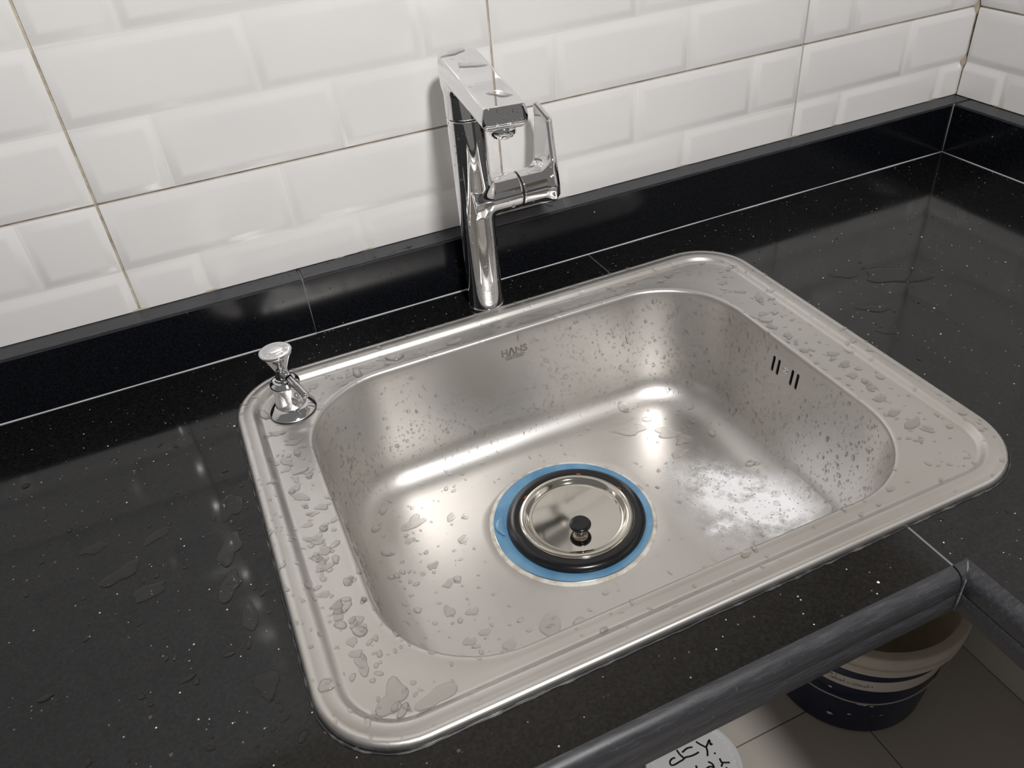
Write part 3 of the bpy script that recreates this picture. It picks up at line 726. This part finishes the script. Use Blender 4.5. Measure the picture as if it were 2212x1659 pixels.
def water_obj(name, blobs, label, origin, kind='stuff', group=None):
    V, F, o = [], [], 0
    for v, f in blobs: V.append(v); F += [tuple(i + o for i in q) for q in f]; o += len(v)
    ob = obj(name, np.concatenate(V), F, 'water', origin=origin); return props(ob, label, 'water', group, kind)
# surface samples on the sink
SFa = np.array(SF); tri = np.concatenate([SFa[:, [0, 1, 2]], SFa[:, [0, 2, 3]]]); A_, B_, C_ = SV[tri[:, 0]], SV[tri[:, 1]], SV[tri[:, 2]]
cr = np.cross(B_ - A_, C_ - A_); ar = np.linalg.norm(cr, axis=1) / 2; ok = ar > 1e-12; A_, B_, C_, cr, ar = A_[ok], B_[ok], C_[ok], cr[ok], ar[ok]
nrm = cr / (2 * ar[:, None]); cen = (A_ + B_ + C_) / 3
# face the normals into the bowl / upward
inw = np.stack([DC[0] - cen[:, 0], DC[1] - cen[:, 1], np.full(len(cen), .25)], 1); flip = (nrm * inw).sum(1) < 0; nrm[flip] *= -1
def sample(mask, n):
    ids = np.nonzero(mask)[0]; pr = ar[ids] / ar[ids].sum(); t_ = rng.choice(ids, n, p=pr); u, v = rng.random(n), rng.random(n); s = u + v > 1; u[s], v[s] = 1 - u[s], 1 - v[s]
    return A_[t_] + u[:, None] * (B_[t_] - A_[t_]) + v[:, None] * (C_[t_] - A_[t_]), nrm[t_]
in_wall = (cen[:, 2] < -.008) & (cen[:, 2] > -.138) & (nrm[:, 2] < .75)
bl = []
def wall_drops(mask, n, rmean, asp=1.5, keep=None):
    P, N = sample(mask, n)
    for p, q in zip(P, N):
        if keep is not None and rng.random() > keep(p): continue
        r = rmean * math.exp(rng.normal(0, .38)); bl.append(blob(p, q, r, rng.uniform(1.0, asp), .38, .10, 8))
wall_drops(in_wall & (cen[:, 0] > -.56) & (nrm[:, 0] < -.5), 1250, .00084, 2.0)
wall_drops(in_wall & (nrm[:, 1] < -.5) & (cen[:, 0] > -.70), 620, .00112, 1.5)
wall_drops(in_wall & (nrm[:, 1] < -.5) & (cen[:, 0] <= -.70), 1050, .00098, 1.5, lambda p: .30 + .7 * min(1, -p[2] / .08) * (1 if p[0] < -.8 else .7))
wall_drops(in_wall & (nrm[:, 0] > .5), 620, .00108, 1.7)
water_obj('wall_droplets', bl, 'fine water droplets clinging to the inside walls of the sink bowl', (-.74, -.29, -.07))
bl = []
flo = (cen[:, 2] < -.138) & (nrm[:, 2] > .7) & (np.hypot(cen[:, 0] - DC[0], cen[:, 1] - DC[1]) > .093)
P, N = sample(flo, 1500)
for p, q in zip(P, N):
    dl = max(0, -.80 - p[0]) / .15; dr_ = max(0, p[0] + .66) / .12; db = max(0, p[1] + .19) / .06
    if rng.random() > .10 + .38 * min(1, dl) + .40 * min(1, dr_) + .35 * min(1, db): continue
    r = .0014 * math.exp(rng.normal(0, .5)); bl.append(blob(p, q, r, rng.uniform(1, 1.7), .36, .16, 10, (rng.normal(), rng.normal(), 0)))
water_obj('floor_droplets', bl, 'scattered water droplets on the bottom of the sink bowl', (-.74, -.29, -.145))
bl = []
dk = (cen[:, 2] > -.0009) & (nrm[:, 2] > .45)
P, N = sample(dk, 1450)
for p, q in zip(P, N):
    back = p[1] > -.125; left = p[0] < -.965; right = p[0] > -.51
    if math.hypot(p[0] - SD[0], p[1] - SD[1]) < .026: continue
    pr = .62 if back else (.66 if left else (.42 if right else .18))
    if rng.random() > pr: continue
    r = (.0014 if p[2] < .002 else .0011) * math.exp(rng.normal(0, .45)); bl.append(blob(p, q, r, rng.uniform(1, 2.0), .38, .18, 10, (rng.normal(), rng.normal(), 0)))
water_obj('rim_droplets', bl, 'water droplets dotted over the flat steel rim of the sink', (-.74, -.29, .001))
bl = []
def flat_drops(n, x0, x1, y0, y1, z, rm, pr=lambda x, y: 1, hg=.30):
    for _ in range(n):
        x, y = rng.uniform(x0, x1), rng.uniform(y0, y1)
        if rng.random() > pr(x, y): continue
        bl.append(blob((x, y, z), (0, 0, 1), rm * math.exp(rng.normal(0, .5)), rng.uniform(1, 2.0), hg, .16, 10, (rng.normal(), rng.normal(), 0)))
flat_drops(420, -1.30, -1.042, -.55, -.10, .0, .0013, lambda x, y: math.exp((x + 1.042) / .10), .28)
flat_drops(160, -1.0, -.50, -.056, -.003, .0, .0008, lambda x, y: 1 if math.hypot(x - FX, y - FY) > .026 else 0)
flat_drops(110, -.425, -.15, -.42, -.10, .0, .0010, lambda x, y: math.exp(-(x + .425) / .15), .26)
flat_drops(60, -.95, -.50, -.556, -.520, .0, .0007)
water_obj('worktop_droplets', bl, 'water droplets beaded on the black granite worktop round the sink', (-1.0, -.3, 0))
bl = []
flat_drops(70, -1.06, -.55, .003, T - .006, H, .0009, lambda x, y: math.exp(-((x + .84) / .14) ** 2), .5)
for _ in range(260):
    x, z = rng.uniform(-1.05, -.5), rng.uniform(.004, H - .006); bl.append(blob((x, 0, z), (0, -1, 0), .00042 * math.exp(rng.normal(0, .45)), 1.2, .45, .1, 7))
water_obj('upstand_droplets', bl, 'tiny water beads on the granite upstand near the faucet', (-.8, .0, .03))
bl = []
for _ in range(150):
    a, z = rng.uniform(-math.pi, 0), rng.uniform(.006, .212); bl.append(blob((FX + RC * math.cos(a), FY + RC * math.sin(a), z), (math.cos(a), math.sin(a), 0), .00055 * math.exp(rng.normal(0, .4)), 1.4, .42, .1, 8))
for _ in range(46):
    u, z = rng.uniform(-.013, .013), rng.uniform(ZT - .016, ZT - .003); v = LV + .0001; bl.append(blob((FX + v * sa + u * ca, FY - v * ca + u * sa, z), (sa, -ca, 0), .0006 * math.exp(rng.normal(0, .4)), 1.1, .45, .1, 8))
for _ in range(14):
    v, u = rng.uniform(0, .16), rng.uniform(-.013, .013); bl.append(blob((FX + v * sa + u * ca, FY - v * ca + u * sa, ZT), (0, 0, 1), .0008 * math.exp(rng.normal(0, .4)), 1.6, .35, .2, 10, (rng.normal(), rng.normal(), 0)))
for _ in range(24):
    x, a = rng.uniform(.024, .078), rng.uniform(1.6, 4.2); bl.append(blob((FX + x, FY + RH * math.cos(a), ZH + RH * math.sin(a)), (0, math.cos(a), math.sin(a)), .0007 * math.exp(rng.normal(0, .4)), 1.3, .42, .1, 8))
water_obj('faucet_droplets', bl, 'water droplets on the chrome faucet', (FX, FY, .1))
# larger splashes, one by one
PUD = ((1.0, -.10), (.965, .45), (.90, .78), (.70, .98), (.35, 1.0))
def puddle(name, x, y, z, r, asp, ang, label, group, hg=.10, wob=.30, n=(0, 0, 1)):
    d = (math.cos(math.radians(ang)), math.sin(math.radians(ang)), 0)
    v, f = blob((x, y, z), n, r, asp, hg, wob, 36, d, (2, 3, 4, 5), PUD); o = obj(name, v, f, 'water', origin=(x, y, z)); return props(o, label, 'water', group)
def splash(x, y, z, r, asp, ang, hg=.10, wob=.28):
    d = (math.cos(math.radians(ang)), math.sin(math.radians(ang)), 0); return blob((x, y, z), (0, 0, 1), r, asp, hg, wob, 30, d, (2, 3, 4, 5), PUD)
ZW = -.1455; bl = []
for k in range(30): bl.append(splash(rng.uniform(-1.006, -.984), -.155 - k * .0098 + rng.uniform(-.004, .004), .0004, rng.uniform(.0024, .0050), rng.uniform(1.1, 1.9), rng.uniform(0, 180), .12))
for k in range(18): bl.append(splash(rng.uniform(-.494, -.468), -.13 - k * .0185 + rng.uniform(-.006, .006), .0004, rng.uniform(.0024, .0050), rng.uniform(1.2, 2.3), rng.uniform(0, 180), .11))
for k in range(28): bl.append(splash(-.95 + k * .0155 + rng.uniform(-.005, .005), rng.uniform(-.102, -.089), .0004, rng.uniform(.0020, .0040), rng.uniform(1.2, 2.2), rng.uniform(-25, 40), .11))
water_obj('rim_splashes', bl, 'irregular flat water splashes merged along the steel rim of the sink', (-.74, -.29, .001))
bl = []
for x, y, r_, a, an in ((-.585, -.196, .008, 2.0, -30), (-.575, -.215, .0075, 1.6, 20), (-.601, -.160, .005, 1.9, 10), (-.566, -.238, .006, 1.5, 60), (-.592, -.232, .005, 2.2, 15), (-.57, -.185, .005, 2.4, -40), (-.555, -.205, .005, 1.8, -50),
                        (-.912, -.212, .0055, 1.2, 0), (-.925, -.235, .0055, 1.5, 20), (-.918, -.26, .005, 1.6, 0), (-.90, -.255, .0045, 1.4, 50), (-.86, -.2, .004, 1.4, 20), (-.86, -.235, .0038, 1.5, 40), (-.893, -.283, .0045, 1.5, 10),
                        (-.905, -.315, .0055, 1.3, 60), (-.885, -.325, .0045, 1.3, 0), (-.90, -.355, .005, 1.2, 30), (-.883, -.352, .0038, 1.4, 10), (-.868, -.375, .005, 1.6, 40), (-.89, -.385, .0055, 1.5, 10)):
    bl.append(splash(x, y, ZW, r_, a, an, .12))
water_obj('bowl_splashes', bl, 'irregular flat water splashes on the bottom of the sink bowl', (-.74, -.29, -.145))
bl = []
for x, y, r_, a, an in ((-1.058, -.235, .0085, 2.2, 80), (-1.066, -.285, .010, 1.6, 70), (-1.072, -.325, .009, 1.5, 60), (-1.062, -.360, .006, 2.6, 82), (-1.06, -.425, .007, 2.0, 75), (-1.12, -.24, .006, 2.0, 20), (-1.15, -.27, .009, 1.7, 30), (-1.13, -.30, .007, 2.2, 15), (-1.17, -.23, .006, 1.9, 10),
                        (-.38, -.27, .007, 2.6, -35), (-.36, -.20, .006, 2.4, -30), (-.40, -.31, .005, 2.4, -30)):
    bl.append(splash(x, y, 0, r_, a, an, .06, .25))
water_obj('worktop_splashes', bl, 'clear water splashes lying on the black worktop beside the sink', (-1.0, -.3, 0))
puddle('rim_puddle', -.985, -.474, .0004, .0088, 1.5, 75, 'larger forked puddle in the front left corner of the sink rim', None, .09)
puddle('rim_puddle', -.958, -.487, .0004, .0072, 1.9, 15, 'crescent puddle on the front rim beside the corner puddle', None, .08)
puddle('bowl_puddle', -.626, -.166, ZW, .010, 2.6, -35, 'long flat puddle on the bowl bottom behind the drain, below the back right corner', None, .08)
puddle('bowl_puddle', -.900, -.190, ZW, .0085, 1.7, 10, 'wide flat puddle at the left end of the bowl bottom', None, .10)
puddle('bowl_puddle', -.825, -.372, ZW - .0004, .0095, 1.6, 55, 'rounded flat puddle on the bowl bottom in front of the drain', None, .06, .12)
puddle('worktop_puddle', -.31, -.23, 0, .020, 1.7, -20, 'thin puddle with a curved edge on the black worktop right of the sink', None, .03, .2)
for v, u, r_, a, an, lb in ((-.004, -.004, .008, 1.6, 20, 'thin water patch at the wall end of the faucet spout top'), (.045, .002, .0075, 1.8, -60, 'thin water patch halfway along the faucet spout top'), (.138, .004, .0068, 1.5, -55, 'thin water patch near the tip of the faucet spout top')):
    puddle('spout_puddle', FX + v * sa + u * ca, FY - v * ca + u * sa, ZT, r_, a, an, lb, 'water patches on the spout', .022, .25)

# cloudy soap residue on the right of the bowl bottom
n = 60; V, F, cov = [], [], []
for i in range(n + 1):
    for j in range(n + 1):
        x, y = -.655 + .150 * i / n, -.425 + .205 * j / n
        V.append((x, y, ZB - .0005 - .0002))
        a = math.radians(28); u = (x + .570) * math.cos(a) + (y + .332) * math.sin(a); v = -(x + .578) * math.sin(a) + (y + .330) * math.cos(a)
        d = math.hypot(u / .044, v / .088); c1 = max(0, 1.35 - d * 1.15)
        d2 = math.hypot((x + .615) / .020, (y + .345) / .010); c1 = max(c1, 1.25 - d2)
        d3 = math.hypot((x + .59) / .062, (y + .33) / .09); c1 = max(c1, .34 * max(0, 1.1 - d3)); cov.append(max(0, min(1, c1)))
for i in range(n):
    for j in range(n):
        q = (i * (n + 1) + j, (i + 1) * (n + 1) + j, (i + 1) * (n + 1) + j + 1, i * (n + 1) + j + 1)
        if max(cov[k] for k in q) > 0: F.append(q)
# drop it on to the basin: height of the bowl bottom under each point
cells = {}
fl_id = np.nonzero((nrm[:, 2] > .3) & (cen[:, 2] < -.10))[0]
Wt = np.array(V)
for k in fl_id:
    a, b, c = A_[k], B_[k], C_[k]; lo_ = np.minimum(np.minimum(a, b), c); hi_ = np.maximum(np.maximum(a, b), c)
    ii = np.nonzero((Wt[:, 0] >= lo_[0] - 1e-5) & (Wt[:, 0] <= hi_[0] + 1e-5) & (Wt[:, 1] >= lo_[1] - 1e-5) & (Wt[:, 1] <= hi_[1] + 1e-5))[0]
    if not len(ii): continue
    m2 = np.array([[b[0] - a[0], c[0] - a[0]], [b[1] - a[1], c[1] - a[1]]])
    if abs(np.linalg.det(m2)) < 1e-14: continue
    uv = np.linalg.solve(m2, (Wt[ii, :2] - a[:2]).T); g = (uv[0] > -.01) & (uv[1] > -.01) & (uv.sum(0) < 1.01)
    for t_, u, v in zip(ii[g], uv[0][g], uv[1][g]): cells[t_] = a[2] + u * (b[2] - a[2]) + v * (c[2] - a[2]) + .00025
V = [(x, y, cells.get(i, -1)) for i, (x, y, z) in enumerate(V)]
F = [f for f in F if all(V[i][2] > -.9 for i in f)]
used = sorted({i for f in F for i in f}); mp_ = {k: i for i, k in enumerate(used)}
so = obj('soap_residue', [V[i] for i in used], [tuple(mp_[i] for i in f) for f in F], 'soap_film', origin=(-.58, -.33, ZB))
at_ = so.data.attributes.new('cover', 'FLOAT', 'POINT'); at_.data.foreach_set('value', [cov[i] for i in used])
props(so, 'cloudy white soap residue drying on the bowl bottom right of the drain', 'residue', None, 'stuff')

# ------------------------------------------------------------------ lift the whole place so that the floor is z = 0
for o in C.objects:
    if o.parent is None and o.type in {'MESH', 'EMPTY'}: o.location.z -= FLOOR
bpy.context.view_layer.update()
